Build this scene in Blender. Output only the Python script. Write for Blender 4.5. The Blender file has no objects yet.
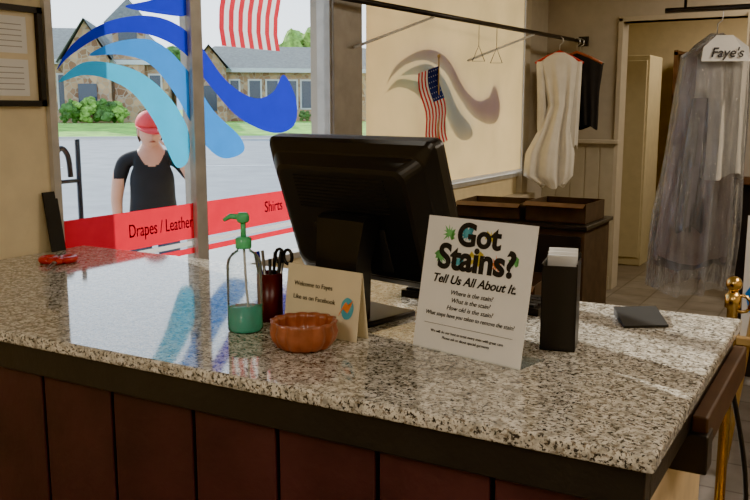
import bpy, bmesh, math, random
from mathutils import Vector, Matrix, Euler
random.seed(7)
SC=bpy.context.scene
COL=bpy.context.collection

# ------------------------------------------------------------------ materials
def mat(name,col,rough=.6,metal=0,var=.12,scale=12,bump=0,bscale=60,trans=0,spec=.5,coat=0):
    m=bpy.data.materials.new(name);m.use_nodes=True
    nt=m.node_tree;b=nt.nodes["Principled BSDF"]
    tc=nt.nodes.new('ShaderNodeTexCoord')
    nz=nt.nodes.new('ShaderNodeTexNoise');nz.inputs['Scale'].default_value=scale;nz.inputs['Detail'].default_value=4
    nt.links.new(tc.outputs['Object'],nz.inputs['Vector'])
    cr=nt.nodes.new('ShaderNodeValToRGB')
    cr.color_ramp.elements[0].position=.3;cr.color_ramp.elements[1].position=.7
    cr.color_ramp.elements[0].color=tuple(max(0,x*(1-var)) for x in col)+(1,)
    cr.color_ramp.elements[1].color=tuple(min(1,x*(1+var)) for x in col)+(1,)
    nt.links.new(nz.outputs['Fac'],cr.inputs['Fac'])
    nt.links.new(cr.outputs['Color'],b.inputs['Base Color'])
    b.inputs['Roughness'].default_value=rough;b.inputs['Metallic'].default_value=metal
    b.inputs['Specular IOR Level'].default_value=spec
    if coat: b.inputs['Coat Weight'].default_value=coat
    if bump:
        n2=nt.nodes.new('ShaderNodeTexNoise');n2.inputs['Scale'].default_value=bscale;n2.inputs['Detail'].default_value=3
        nt.links.new(tc.outputs['Object'],n2.inputs['Vector'])
        bp=nt.nodes.new('ShaderNodeBump');bp.inputs['Strength'].default_value=bump;bp.inputs['Distance'].default_value=.01
        nt.links.new(n2.outputs['Fac'],bp.inputs['Height']);nt.links.new(bp.outputs['Normal'],b.inputs['Normal'])
    if trans:
        tr=nt.nodes.new('ShaderNodeBsdfTranslucent');nt.links.new(cr.outputs['Color'],tr.inputs['Color'])
        mx=nt.nodes.new('ShaderNodeMixShader');mx.inputs[0].default_value=trans
        nt.links.new(b.outputs[0],mx.inputs[1]);nt.links.new(tr.outputs[0],mx.inputs[2])
        nt.links.new(mx.outputs[0],nt.nodes['Material Output'].inputs['Surface'])
    return m

def granite():
    m=bpy.data.materials.new("granite");m.use_nodes=True
    nt=m.node_tree;b=nt.nodes["Principled BSDF"];L=nt.links.new
    tc=nt.nodes.new('ShaderNodeTexCoord')
    def noise(s,d,off):
        mp=nt.nodes.new('ShaderNodeMapping');mp.inputs['Location'].default_value=(off,off*2,0);L(tc.outputs['Object'],mp.inputs['Vector'])
        n=nt.nodes.new('ShaderNodeTexNoise');n.inputs['Scale'].default_value=s;n.inputs['Detail'].default_value=d;n.inputs['Roughness'].default_value=.65
        L(mp.outputs[0],n.inputs['Vector']);return n.outputs['Fac']
    def ramp(src,stops,interp='LINEAR'):
        r=nt.nodes.new('ShaderNodeValToRGB');r.color_ramp.interpolation=interp
        e=r.color_ramp.elements
        e[0].position=stops[0][0];e[0].color=stops[0][1]+(1,)
        e[1].position=stops[1][0];e[1].color=stops[1][1]+(1,)
        for p_,c_ in stops[2:]:
            q=e.new(p_);q.color=c_+(1,)
        L(src,r.inputs['Fac']);return r.outputs['Color']
    def mix(f,a,c_):
        x=nt.nodes.new('ShaderNodeMix');x.data_type='RGBA';L(f,x.inputs[0]);L(a,x.inputs[6]);L(c_,x.inputs[7]);return x.outputs[2]
    base=ramp(noise(40,5,0),[(.38,(.34,.32,.27)),(.48,(.60,.57,.49)),(.58,(.82,.79,.71))])
    brown=ramp(noise(90,4,3),[(.0,(.30,.24,.17)),(1,(.17,.14,.10))])
    dark=ramp(noise(50,3,9),[(.3,(.02,.02,.02)),(.8,(.08,.072,.065))])
    f1=ramp(noise(120,3,5),[(.525,(0,0,0)),(.61,(1,1,1))])
    f2=ramp(noise(150,3.5,14),[(.545,(0,0,0)),(.585,(1,1,1))])
    L(mix(f2,mix(f1,base,brown),dark),b.inputs['Base Color'])
    b.inputs['Roughness'].default_value=.06;b.inputs['Specular IOR Level'].default_value=1.0
    return m

def glassy(name,tint=(1,1,1),fac=.08,rough=.02,diff=0,dcol=(.8,.8,.8),crinkle=0):
    m=bpy.data.materials.new(name);m.use_nodes=True
    nt=m.node_tree;nt.nodes.remove(nt.nodes["Principled BSDF"]);L=nt.links.new
    out=nt.nodes['Material Output']
    t=nt.nodes.new('ShaderNodeBsdfTransparent');t.inputs[0].default_value=tint+(1,)
    g=nt.nodes.new('ShaderNodeBsdfGlossy');g.inputs['Roughness'].default_value=rough
    lw=nt.nodes.new('ShaderNodeLayerWeight');lw.inputs['Blend'].default_value=fac
    if crinkle:
        tc=nt.nodes.new('ShaderNodeTexCoord');mp=nt.nodes.new('ShaderNodeMapping');mp.inputs['Scale'].default_value=(1,1,.35)
        L(tc.outputs['Object'],mp.inputs['Vector'])
        cn=nt.nodes.new('ShaderNodeTexNoise');cn.inputs['Scale'].default_value=22;cn.inputs['Detail'].default_value=3;cn.inputs['Distortion'].default_value=1.5
        L(mp.outputs[0],cn.inputs['Vector'])
        bp=nt.nodes.new('ShaderNodeBump');bp.inputs['Strength'].default_value=crinkle;bp.inputs['Distance'].default_value=.04
        L(cn.outputs['Fac'],bp.inputs['Height']);L(bp.outputs['Normal'],g.inputs['Normal']);L(bp.outputs['Normal'],lw.inputs['Normal'])
    mx=nt.nodes.new('ShaderNodeMixShader');L(lw.outputs['Fresnel'],mx.inputs[0]);L(t.outputs[0],mx.inputs[1]);L(g.outputs[0],mx.inputs[2])
    last=mx.outputs[0]
    if diff:
        d=nt.nodes.new('ShaderNodeBsdfDiffuse');d.inputs[0].default_value=dcol+(1,)
        nz=nt.nodes.new('ShaderNodeTexNoise');nz.inputs['Scale'].default_value=9
        mp=nt.nodes.new('ShaderNodeMapRange');mp.inputs[1].default_value=.3;mp.inputs[2].default_value=.7;mp.inputs[3].default_value=diff*.5;mp.inputs[4].default_value=min(1,diff*1.6)
        L(nz.outputs['Fac'],mp.inputs[0])
        m2=nt.nodes.new('ShaderNodeMixShader');L(mp.outputs[0],m2.inputs[0]);L(last,m2.inputs[1]);L(d.outputs[0],m2.inputs[2]);last=m2.outputs[0]
    L(last,out.inputs['Surface'])
    return m

def brickmat(name,c1,c2,mortar,scale,axis='x'):
    m=bpy.data.materials.new(name);m.use_nodes=True
    nt=m.node_tree;b=nt.nodes["Principled BSDF"];L=nt.links.new
    tc=nt.nodes.new('ShaderNodeTexCoord')
    v=nt.nodes.new('ShaderNodeTexVoronoi');v.inputs['Scale'].default_value=scale;L(tc.outputs['Object'],v.inputs['Vector'])
    cr=nt.nodes.new('ShaderNodeValToRGB');cr.color_ramp.elements[0].color=c1+(1,);cr.color_ramp.elements[1].color=c2+(1,)
    sx=nt.nodes.new('ShaderNodeSeparateColor');L(v.outputs['Color'],sx.inputs[0]);L(sx.outputs[0],cr.inputs[0])
    v2=nt.nodes.new('ShaderNodeTexVoronoi');v2.feature='DISTANCE_TO_EDGE';v2.inputs['Scale'].default_value=scale;L(tc.outputs['Object'],v2.inputs['Vector'])
    lt=nt.nodes.new('ShaderNodeMath');lt.operation='LESS_THAN';lt.inputs[1].default_value=.05;L(v2.outputs['Distance'],lt.inputs[0])
    x=nt.nodes.new('ShaderNodeMix');x.data_type='RGBA';L(lt.outputs[0],x.inputs[0]);L(cr.outputs[0],x.inputs[6]);x.inputs[7].default_value=mortar+(1,)
    L(x.outputs[2],b.inputs['Base Color']);b.inputs['Roughness'].default_value=.9
    return m

def tilemat(name,c1,c2,grout,size):
    m=bpy.data.materials.new(name);m.use_nodes=True
    nt=m.node_tree;b=nt.nodes["Principled BSDF"];L=nt.links.new
    tc=nt.nodes.new('ShaderNodeTexCoord')
    br=nt.nodes.new('ShaderNodeTexBrick');br.offset=0;br.inputs['Scale'].default_value=1
    br.inputs['Brick Width'].default_value=size;br.inputs['Row Height'].default_value=size;br.inputs['Mortar Size'].default_value=.006
    br.inputs['Color1'].default_value=c1+(1,);br.inputs['Color2'].default_value=c2+(1,);br.inputs['Mortar'].default_value=grout+(1,)
    L(tc.outputs['Object'],br.inputs['Vector'])
    nz=nt.nodes.new('ShaderNodeTexNoise');nz.inputs['Scale'].default_value=6;nz.inputs['Detail'].default_value=6;L(tc.outputs['Object'],nz.inputs['Vector'])
    x=nt.nodes.new('ShaderNodeMix');x.data_type='RGBA';x.blend_type='OVERLAY';x.inputs[0].default_value=.6
    L(br.outputs['Color'],x.inputs[6]);L(nz.outputs['Fac'],x.inputs[7]);L(x.outputs[2],b.inputs['Base Color'])
    b.inputs['Roughness'].default_value=.35
    return m

M={}
M['granite']=granite()
M['darkwood']=mat("dark_stained_wood",(.022,.020,.019),.35,bump=.1)
M['panel']=mat("oxblood_panel",(.062,.022,.026),.42,var=.3,scale=5,bump=.15,bscale=30)
M['groove']=mat("groove",(.01,.006,.006),.8)
M['tan']=mat("tan_panel",(.66,.50,.29),.6)
M['brownwood']=mat("brown_wood",(.13,.07,.04),.5,var=.3)
M['railwood']=mat("rail_wood",(.075,.04,.024),.45,var=.3)
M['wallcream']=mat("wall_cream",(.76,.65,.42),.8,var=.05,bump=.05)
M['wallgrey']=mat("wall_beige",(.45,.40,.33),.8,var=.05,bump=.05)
M['wains']=mat("wainscot",(.45,.40,.31),.6,var=.06)
M['trim']=mat("trim_beige",(.50,.44,.34),.5,var=.05)
M['ceil']=mat("ceiling_white",(.7,.68,.62),.9,var=.03)
M['floor']=tilemat("floor_tile",(.15,.13,.115),(.19,.17,.15),(.07,.06,.05),.3)
M['frame']=mat("frame_bronze",(.33,.30,.26),.4,metal=.2)
M['mull']=mat("mullion_metal",(.56,.54,.50),.35,metal=.3)
M['glass']=glassy("window_glass",fac=.12)
M['black']=mat("black_plastic",(.012,.012,.013),.38)
M['blackm']=mat("black_matte",(.02,.02,.02),.7)
M['white']=mat("white_paper",(.82,.82,.80),.6,var=.03)
M['ink']=mat("ink_black",(.01,.01,.012),.6)
M['navy']=mat("vinyl_deep_blue",(.015,.03,.55),.4,trans=.5,var=.05)
M['mid']=mat("vinyl_sky_blue",(.03,.30,.85),.4,trans=.5,var=.05)
M['cyan']=mat("vinyl_cyan",(.03,.55,.90),.4,trans=.5,var=.05)
M['red']=mat("vinyl_red",(.85,.02,.05),.4,trans=.5,var=.05)
M['vwhite']=mat("vinyl_white",(.8,.8,.8),.4,trans=.4,var=.03)
M['shade']=mat("shade_fabric",(.64,.47,.23),.9,trans=.38,var=.12,scale=2,bump=.05,bscale=400)
M['chrome']=mat("steel",(.5,.5,.5),.3,metal=1)
M['brass']=mat("brass",(.75,.50,.18),.25,metal=1,var=.05)
M['iron']=mat("dark_iron",(.05,.05,.055),.4,metal=.6)
M['cloth']=mat("white_cloth",(.90,.87,.80),.9,trans=.25,var=.05)
M['blackcloth']=mat("black_cloth",(.015,.015,.018),.9)
M['skin']=mat("skin",(.62,.34,.24),.55,var=.06)
M['hair']=mat("hair",(.10,.06,.04),.7,var=.3,scale=60)
M['cap']=mat("cap_red",(.72,.05,.06),.7)
M['pants']=mat("denim",(.05,.07,.13),.8)
M['asphalt']=mat("asphalt",(.24,.25,.26),.9,var=.15,scale=1.2)
M['walk']=mat("sidewalk",(.45,.43,.40),.9,var=.08)
M['grass']=mat("grass",(.22,.44,.05),.95,var=.35,scale=1.2)
M['leaf']=mat("foliage",(.07,.16,.03),.9,var=.5,scale=3)
M['leaf2']=mat("foliage_light",(.20,.36,.06),.9,var=.5,scale=3)
M['bark']=mat("bark",(.10,.07,.05),.9)
M['stone']=brickmat("stone_wall",(.22,.10,.05),(.58,.36,.20),(.40,.31,.23),2.6)
M['stone2']=brickmat("stone_pier",(.25,.18,.12),(.45,.35,.26),(.15,.13,.11),9)
M['roof']=mat("roof_shingle",(.15,.155,.14),.9,var=.25,scale=4)
M['wing']=mat("dark_window",(.03,.05,.08),.1)
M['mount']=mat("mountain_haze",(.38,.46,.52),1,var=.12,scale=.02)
M['terra']=mat("terracotta",(.34,.10,.05),.35,var=.3,scale=30,coat=.3)
M['maroon']=mat("maroon_plastic",(.10,.012,.015),.3)
M['redpl']=mat("red_handle",(.55,.02,.02),.3)
M['soap']=mat("soap_liquid",(.16,.78,.62),.15,trans=.6,var=.1)
M['clear']=glassy("clear_plastic",tint=(.97,.99,.985),fac=.14,rough=.03,diff=.07,dcol=(.85,.95,.92))
M['pump']=mat("green_pump",(.10,.60,.24),.3)
M['bag']=glassy("garment_bag_film",tint=(.95,.96,.98),fac=.45,rough=.10,diff=.12,dcol=(.88,.90,.93),crinkle=.9)
M['cardst']=mat("beige_card",(.76,.66,.45),.6,var=.04)
M['box']=mat("dark_cardboard",(.07,.045,.028),.7,var=.25)
M['cream']=mat("cream_cabinet",(.66,.58,.38),.6,var=.05)
M['blue']=mat("flag_blue",(.02,.04,.22),.8,trans=.4)
M['fred']=mat("flag_red",(.6,.02,.04),.8,trans=.4)
M['gold']=mat("gold_wood",(.5,.33,.13),.4)
M['orange']=mat("orange_ink",(.85,.25,.05),.6)
M['green']=mat("green_ink",(.15,.5,.15),.6)
M['yellow']=mat("yellow_ink",(.8,.65,.08),.6)
M['tealink']=mat("teal_ink",(.08,.4,.5),.6)
M['fill_lamp']=mat("fill_lamp_cover",(.85,.85,.8),.5)  # cover colour of the added fill lights
M['pinkc']=mat("pale_garment",(.55,.45,.43),.9,trans=.2)
M['greyc']=mat("grey_garment",(.24,.23,.25),.9,trans=.2)

# ------------------------------------------------------------------ geometry
def mesh(name,vs,fs,m=None,smooth=False):
    me=bpy.data.meshes.new(name);me.from_pydata([tuple(v) for v in vs],[],fs);me.update()
    o=bpy.data.objects.new(name,me);COL.objects.link(o)
    if m: me.materials.append(m)
    if smooth:
        for p_ in me.polygons:p_.use_smooth=True
    return o
def box(name,x0,y0,z0,x1,y1,z1,m,bev=0):
    vs=[(x,y,z) for x in(x0,x1) for y in(y0,y1) for z in(z0,z1)]
    fs=[(0,1,3,2),(4,6,7,5),(0,4,5,1),(2,3,7,6),(0,2,6,4),(1,5,7,3)]
    o=mesh(name,vs,fs,m)
    if bev:
        b=o.modifiers.new("bevel",'BEVEL');b.width=bev;b.segments=3
    return o
def lathe(name,prof,m,n=32,flute=0,nf=12,smooth=True,cx=0,cy=0):
    vs=[];fs=[]
    for r,z in prof:
        for i in range(n):
            a=2*math.pi*i/n
            rr=r*(1+flute*(abs(math.cos(a*nf/2))-.5))
            vs.append((cx+rr*math.cos(a),cy+rr*math.sin(a),z))
    for j in range(len(prof)-1):
        for i in range(n):
            k=(i+1)%n
            fs.append((j*n+i,j*n+k,(j+1)*n+k,(j+1)*n+i))
    fs.append(tuple(range(n))[::-1]);fs.append(tuple((len(prof)-1)*n+i for i in range(n)))
    return mesh(name,vs,fs,m,smooth)
def tube(name,pts,r,m,n=8,closed=False):
    pts=[Vector(q) for q in pts];N=len(pts);vs=[];fs=[]
    rs=r if isinstance(r,(list,tuple)) else [r]*N
    up=None
    for i,q in enumerate(pts):
        if closed: t=pts[(i+1)%N]-pts[i-1]
        else: t=pts[min(i+1,N-1)]-pts[max(i-1,0)]
        t.normalize()
        if up is None:
            up=t.orthogonal().normalized()
        up=(up-t*up.dot(t)).normalized()
        b=t.cross(up)
        for k in range(n):
            a=2*math.pi*k/n
            vs.append(q+(up*math.cos(a)+b*math.sin(a))*rs[i])
    for i in range(N if closed else N-1):
        j=(i+1)%N
        for k in range(n):
            l=(k+1)%n
            fs.append((i*n+k,i*n+l,j*n+l,j*n+k))
    if not closed:
        fs.append(tuple(range(n))[::-1]);fs.append(tuple((N-1)*n+k for k in range(n)))
    return mesh(name,vs,fs,m,True)
def spline(pts,closed=False,sub=6):
    pts=[Vector(q) for q in pts];N=len(pts);out=[]
    rng=range(N if closed else N-1)
    for i in rng:
        if closed: a,b,c,d=pts[i-1],pts[i],pts[(i+1)%N],pts[(i+2)%N]
        else: a,b,c,d=pts[max(i-1,0)],pts[i],pts[i+1],pts[min(i+2,N-1)]
        for k in range(sub):
            t=k/sub
            out.append(.5*((2*b)+(c-a)*t+(2*a-5*b+4*c-d)*t*t+(3*b-a-3*c+d)*t**3))
    if not closed: out.append(pts[-1])
    return out
def flat(name,pts,m,off=None):
    bm=bmesh.new();vs=[bm.verts.new(q) for q in pts];f=bm.faces.new(vs)
    bmesh.ops.triangulate(bm,faces=[f])
    me=bpy.data.meshes.new(name);bm.to_mesh(me);bm.free()
    o=bpy.data.objects.new(name,me);COL.objects.link(o);me.materials.append(m);return o
def text(name,body,size,m,loc,rot=(math.pi/2,0,0),off=0,shear=0,align='CENTER',ext=.0004,sx=1):
    cu=bpy.data.curves.new(name,'FONT');cu.body=body;cu.size=size;cu.align_x=align;cu.offset=off;cu.shear=shear;cu.extrude=ext
    t=bpy.data.objects.new(name+"_c",cu);COL.objects.link(t)
    bpy.context.view_layer.update()
    me=bpy.data.meshes.new_from_object(t.evaluated_get(bpy.context.evaluated_depsgraph_get()))
    bpy.data.objects.remove(t)
    me.materials.clear();me.materials.append(m)
    o=bpy.data.objects.new(name,me);COL.objects.link(o);o.location=loc;o.rotation_euler=rot;o.scale=(sx,1,1);return o
def grp(name,parts,loc=(0,0,0),rot=(0,0,0)):
    e=bpy.data.objects.new(name,None);COL.objects.link(e);e.empty_display_size=.1
    e.location=loc;e.rotation_euler=rot
    for q in parts:q.parent=e
    return e
def cyl(name,r,z0,z1,m,cx=0,cy=0,n=24): return lathe(name,[(r,z0),(r,z1)],m,n,smooth=False,cx=cx,cy=cy)
def join(name,objs):
    bm=bmesh.new();mats=[]
    for o in objs:
        me=o.data.copy();me.transform(o.matrix_basis)
        idx=[]
        for mm in o.data.materials:
            if mm not in mats:mats.append(mm)
            idx.append(mats.index(mm))
        for p_ in me.polygons:p_.material_index=idx[p_.material_index] if idx else 0
        bm.from_mesh(me);bpy.data.meshes.remove(me)
    me=bpy.data.meshes.new(name);bm.to_mesh(me);bm.free()
    for mm in mats:me.materials.append(mm)
    for o in objs:bpy.data.objects.remove(o)
    o=bpy.data.objects.new(name,me);COL.objects.link(o);return o
def skin(name,verts,edges,radii,m,sub=2,root=0):
    me=bpy.data.meshes.new(name);me.from_pydata(verts,edges,[]);o=bpy.data.objects.new(name,me);COL.objects.link(o)
    md=o.modifiers.new("skin",'SKIN')
    for i,r in enumerate(radii):
        r=r if isinstance(r,tuple) else (r,r)
        me.skin_vertices[0].data[i].radius=r
    me.skin_vertices[0].data[root].use_root=True
    md.use_smooth_shade=True
    s=o.modifiers.new("sub",'SUBSURF');s.levels=sub;s.render_levels=sub
    bpy.context.view_layer.update()
    me2=bpy.data.meshes.new_from_object(o.evaluated_get(bpy.context.evaluated_depsgraph_get()))
    bpy.data.objects.remove(o)
    o=bpy.data.objects.new(name,me2);COL.objects.link(o)
    me2.materials.clear()
    for mm in (m if isinstance(m,list) else [m]): me2.materials.append(mm)
    for p_ in me2.polygons:p_.use_smooth=True
    return o
def sphere(name,c,r,m,seg=20,rings=14):
    bm=bmesh.new();bmesh.ops.create_uvsphere(bm,u_segments=seg,v_segments=rings,radius=1)
    r=r if isinstance(r,tuple) else (r,r,r)
    for v in bm.verts:v.co=Vector((c[0]+v.co.x*r[0],c[1]+v.co.y*r[1],c[2]+v.co.z*r[2]))
    me=bpy.data.meshes.new(name);bm.to_mesh(me);bm.free();me.materials.append(m)
    for p_ in me.polygons:p_.use_smooth=True
    o=bpy.data.objects.new(name,me);COL.objects.link(o);return o

# ------------------------------------------------------------------ room shell
CE=2.75
box("floor",-2.62,-2.6,-.1,2.4,7.35,0,M['floor'])
box("floor_back_room",-3.2,7.35,-.1,2.4,10.2,0,M['floor'])
box("ceiling",-2.62,-2.6,CE,2.4,7.35,CE+.1,M['ceil'])
box("ceiling_back_room",-3.2,7.35,CE,2.4,10.2,CE+.1,M['ceil'])
W0,W1=-2.62,-2.5
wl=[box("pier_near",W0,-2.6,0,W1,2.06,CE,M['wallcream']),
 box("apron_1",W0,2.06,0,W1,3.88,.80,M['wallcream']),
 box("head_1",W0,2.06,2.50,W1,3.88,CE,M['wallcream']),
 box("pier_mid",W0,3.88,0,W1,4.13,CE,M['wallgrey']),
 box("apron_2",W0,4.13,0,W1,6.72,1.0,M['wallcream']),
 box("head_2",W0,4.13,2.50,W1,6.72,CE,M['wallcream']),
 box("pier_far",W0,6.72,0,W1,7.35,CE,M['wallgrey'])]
grp("wall_left",wl)
def window(name,y0,y1,z0,z1,mulls=()):
    f=M['mull'];t=.03
    ps=[box("glass",-2.516,y0,z0,-2.512,y1,z1,M['glass']),
        box("frame_l",-2.56,y0,z0,-2.48,y0+t,z1,f),box("frame_r",-2.56,y1-t,z0,-2.48,y1,z1,f),
        box("frame_b",-2.56,y0,z0,-2.48,y1,z0+t,f),box("frame_t",-2.56,y0,z1-t,-2.48,y1,z1,f)]
    for i,(a,b) in enumerate(mulls):
        ps.append(box("mullion_%d"%i,-2.55,a,z0,-2.485,b,z1,f,.004))
    return grp(name,ps)
window("window_1",2.06,3.88,.80,2.50,[(2.80,2.87)])
window("window_2",4.13,6.72,1.0,2.50,[])
box("trim_1",-2.5,3.86,.8,-2.46,4.15,2.52,M['frame'],.004)
box("trim_2",-2.5,6.68,.86,-2.45,6.80,2.52,M['trim'],.004)
box("trim_3",-2.5,4.13,.80,-2.38,6.80,.86,M['trim'],.006)
ps=[];n=40
vs=[];fs=[]
for i in range(n+1):
    y=4.18+2.48*i/n
    for z in (1.06,2.44): vs.append((-2.455+.004*math.sin(i*.9),y,z))
for i in range(n): fs.append((2*i,2*i+2,2*i+3,2*i+1))
grp("roller_shade",[mesh("fabric",vs,fs,M['shade'],True),
    box("hem_bar",-2.465,4.18,1.045,-2.445,6.66,1.065,M['vwhite']),
    tube("roller",[(-2.45,4.17,2.46),(-2.45,6.67,2.46)],.025,M['trim'])])
def outline(pts,x,dy=0,sy=1,dz=0): return [(x,dy+(q.x-2.12)*sy+2.12,q.y+dz) for q in spline([(a,b,0) for a,b in pts],True,6)]
D1=[(2.12,1.681),(2.21,1.785),(2.40,1.878),(2.64,1.907),(2.84,1.842),(3.04,1.672),(3.24,1.595),(3.39,1.625),(3.48,1.709),(3.58,1.589),(3.56,1.466),(3.39,1.431),(3.13,1.505),(2.93,1.648),(2.77,1.78),(2.57,1.836),(2.36,1.82),(2.19,1.738)]
D2=[(2.27,1.74),(2.42,1.80),(2.62,1.81),(2.80,1.70),(2.95,1.54),(3.13,1.42),(3.15,1.35),(3.00,1.33),(2.86,1.42),(2.72,1.60),(2.58,1.72),(2.42,1.75)]
D3=[(2.125,1.64),(2.24,1.668),(2.36,1.655),(2.48,1.605),(2.585,1.50),(2.65,1.39),(2.71,1.305),(2.78,1.334),(2.785,1.458),(2.69,1.585),(2.54,1.68),(2.385,1.715),(2.24,1.712)]
D4=[(2.46,1.93),(2.60,1.97),(2.76,2.03),(2.84,2.00),(2.80,1.93),(2.66,1.92)]
XD=-2.507
grp("wave_decal",[flat("crest_navy",outline(D1,XD),M['navy']),flat("crest_blue",outline(D2,XD),M['mid']),flat("crest_cyan",outline(D3,XD),M['cyan']),flat("crest_top",outline(D4,XD),M['navy'])])
XD2=-2.508
grp("wave_decal",[flat("crest_navy",outline(D1,XD2,2.32,1.2,.03),M['navy']),flat("crest_blue",outline(D2,XD2,2.32,1.2,.03),M['mid']),flat("crest_cyan",outline(D3,XD2,2.32,1.2,.03),M['cyan'])])
R90=(math.pi/2,0,math.pi/2)
def band(n_,y0,y1,z0,z1,m,x=XD): return flat(n_,[(x,y0,z0),(x,y1,z0),(x,y1,z1),(x,y0,z1)],m)
parts=[band("band_a",2.09,2.80,.995,1.147,M['red']),band("band_b",2.87,3.85,.995,1.147,M['red']),
 band("stripe_a",2.09,2.80,.965,.985,M['vwhite']),band("stripe_b",2.87,3.85,.965,.985,M['vwhite']),
 band("stripe_c",2.09,2.80,.93,.955,M['red']),band("stripe_d",2.87,3.85,.93,.955,M['red']),
 text("lettering_1","Drapes / Leather",.075,M['maroon'],(XD+.003,2.42,1.045),R90,align='LEFT',sx=.72),
 text("lettering_2","Shirts",.075,M['maroon'],(XD+.003,3.30,1.055),R90,align='LEFT',sx=.85)]
grp("lettered_window_band",parts)

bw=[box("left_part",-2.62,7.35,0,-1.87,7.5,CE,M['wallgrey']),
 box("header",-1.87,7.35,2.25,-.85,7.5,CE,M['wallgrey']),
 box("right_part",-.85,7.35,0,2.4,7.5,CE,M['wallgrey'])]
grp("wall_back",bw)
wp=[box("boards_base",-2.5,7.325,0,-1.87,7.35,1.25,M['wains'])]
for i in range(5): wp.append(box("board_%d"%i,-2.5+.126*i+.004,7.318,.12,-2.5+.126*(i+1)-.004,7.326,1.22,M['wains'],.003))
wp.append(box("cap",-2.5,7.29,1.25,-1.84,7.35,1.285,M['trim'],.006))
grp("wainscot_panel",wp)
box("baseboard_back",-2.5,7.30,0,-1.87,7.318,.12,M['trim'],.004)
grp("door_1",[box("jamb_l",-1.89,7.33,0,-1.85,7.52,2.28,M['trim'],.004),box("jamb_r",-.90,7.30,0,-.85,7.52,2.28,M['trim'],.004),box("head",-1.89,7.33,2.25,-.85,7.52,2.29,M['trim'],.004)])
box("wall_right",2.4,-2.6,0,2.5,10.2,CE,M['wallcream'])
box("wall_front",-2.62,-2.7,0,2.5,-2.6,CE,M['wallcream'])
box("wall_back_room_far",-3.2,10.2,0,2.5,10.3,CE,M['wallcream'])
box("wall_back_room_left",-3.3,7.5,0,-3.2,10.3,CE,M['wallcream'])
box("wall_back_room_front",-3.3,7.42,0,-2.62,7.5,CE,M['wallgrey'])
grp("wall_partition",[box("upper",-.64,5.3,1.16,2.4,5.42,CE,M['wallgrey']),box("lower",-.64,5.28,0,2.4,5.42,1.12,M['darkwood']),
  box("cap",-.67,5.24,1.12,2.4,5.45,1.165,M['brownwood'],.008)])
cab=[box("carcass",-2.9,8.6,.0,-1.90,9.15,2.05,M['cream'],.006)]
for i in range(2):
    cab.append(box("leaf_%d"%i,-2.88+.49*i,8.58,.08,-2.88+.49*i+.47,8.6,2.0,M['cream'],.005))
    cab.append(tube("pull_%d"%i,[(-2.45+.08*i-.03,8.56,1.0),(-2.45+.08*i-.03,8.56,1.15)],.008,M['chrome']))
grp("storage_cabinet",cab)
sh=[]
for x in (-1.88,-.75): sh.append(box("post",x,9.6,0,x+.04,10.0,2.15,M['brownwood']))
for i,z in enumerate((.3,.75,1.2,1.65,2.1)):
    sh.append(box("board_%d"%i,-1.88,9.6,z,-.71,10.0,z+.03,M['brownwood']))
    x=-1.83
    while x<-.95:
        w=random.uniform(.1,.22);h=random.uniform(.12,.34)
        if z<2: sh.append(box("carton",x,9.65,z+.03,x+w-.02,9.95,z+.03+h,random.choice([M['white'],M['cardst'],M['box'],M['brownwood'],M['terra']]),.004))
        x+=w
grp("storage_shelf",sh)

# ------------------------------------------------------------------ counter
cp_=[box("granite_top",-2.495,1.225,1.022,-.235,2.185,1.05,M['granite'],.006),
 box("front_trim",-2.49,1.24,.955,-.25,1.28,1.022,M['darkwood'],.003),
 box("body",-2.49,1.28,0,-.30,2.10,1.022,M['groove']),
 box("end_panel",-.30,1.285,0,-.285,2.02,.955,M['tan'],.002),
 box("end_trim",-.30,1.28,.955,-.25,2.17,1.022,M['darkwood'],.003),
 box("end_rail",-.25,1.62,.91,-.22,2.18,.985,M['railwood'],.005),
 box("rail_bracket",-.285,1.60,.88,-.215,1.66,.955,M['darkwood'],.004),
 box("kick",-2.49,1.265,0,-.29,1.285,.1,M['darkwood'])]
i=0
edges=[-.285,-.50,-.72,-.94,-1.15,-1.38,-1.60,-1.82,-2.04,-2.26,-2.488]
for a,b in zip(edges,edges[1:]):
    cp_.append(box("plank_%d"%i,b+.004,1.262,.1,a-.004,1.282,.955,M['panel'],.004));i+=1
grp("reception_counter",cp_)

# ------------------------------------------------------------------ counter items
def rr(w,h,y,r,n=6):
    out=[]
    for cx,cz,a0 in((w/2-r,h/2-r,0),(-w/2+r,h/2-r,90),(-w/2+r,-h/2+r,180),(w/2-r,-h/2+r,270)):
        for k in range(n+1):
            a=math.radians(a0+90*k/n);out.append((cx+r*math.cos(a),y,cz+r*math.sin(a)))
    return out
def loft(name,rings,m,smooth=False):
    n=len(rings[0]);vs=[v for r in rings for v in r];fs=[]
    for j in range(len(rings)-1):
        for i in range(n):
            k=(i+1)%n;fs.append((j*n+i,j*n+k,(j+1)*n+k,(j+1)*n+i))
    fs.append(tuple(range(n))[::-1]);fs.append(tuple((len(rings)-1)*n+i for i in range(n)))
    return mesh(name,vs,fs,m,smooth)
mw,mh=.545,.375
shell=loft("shell",[rr(mw,mh,.03,.02),rr(mw+.004,mh+.004,.02,.022),rr(mw+.004,mh+.004,0,.022),rr(mw-.01,mh-.01,-.008,.02),rr(mw-.04,mh-.05,-.022,.03),rr(mw-.05,mh-.06,-.024,.03),rr(mw-.12,mh-.10,-.052,.03),rr(mw-.14,mh-.12,-.055,.03)],M['black'])
screen=box("screen",-.245,.03,-.165,.245,.032,.165,M['wing'])
mp=[shell,screen]
for i in range(10): mp.append(box("vent_%d"%i,-.15,-.0575,.03+i*.009,.15,-.055,.033+i*.009,M['blackm']))
mp.append(box("port_cover",-.12,-.060,-.12,.12,-.055,-.01,M['blackm'],.003))
mp.append(box("vesa_plate",-.06,-.075,-.09,.06,-.055,.0,M['black'],.004))
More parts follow.
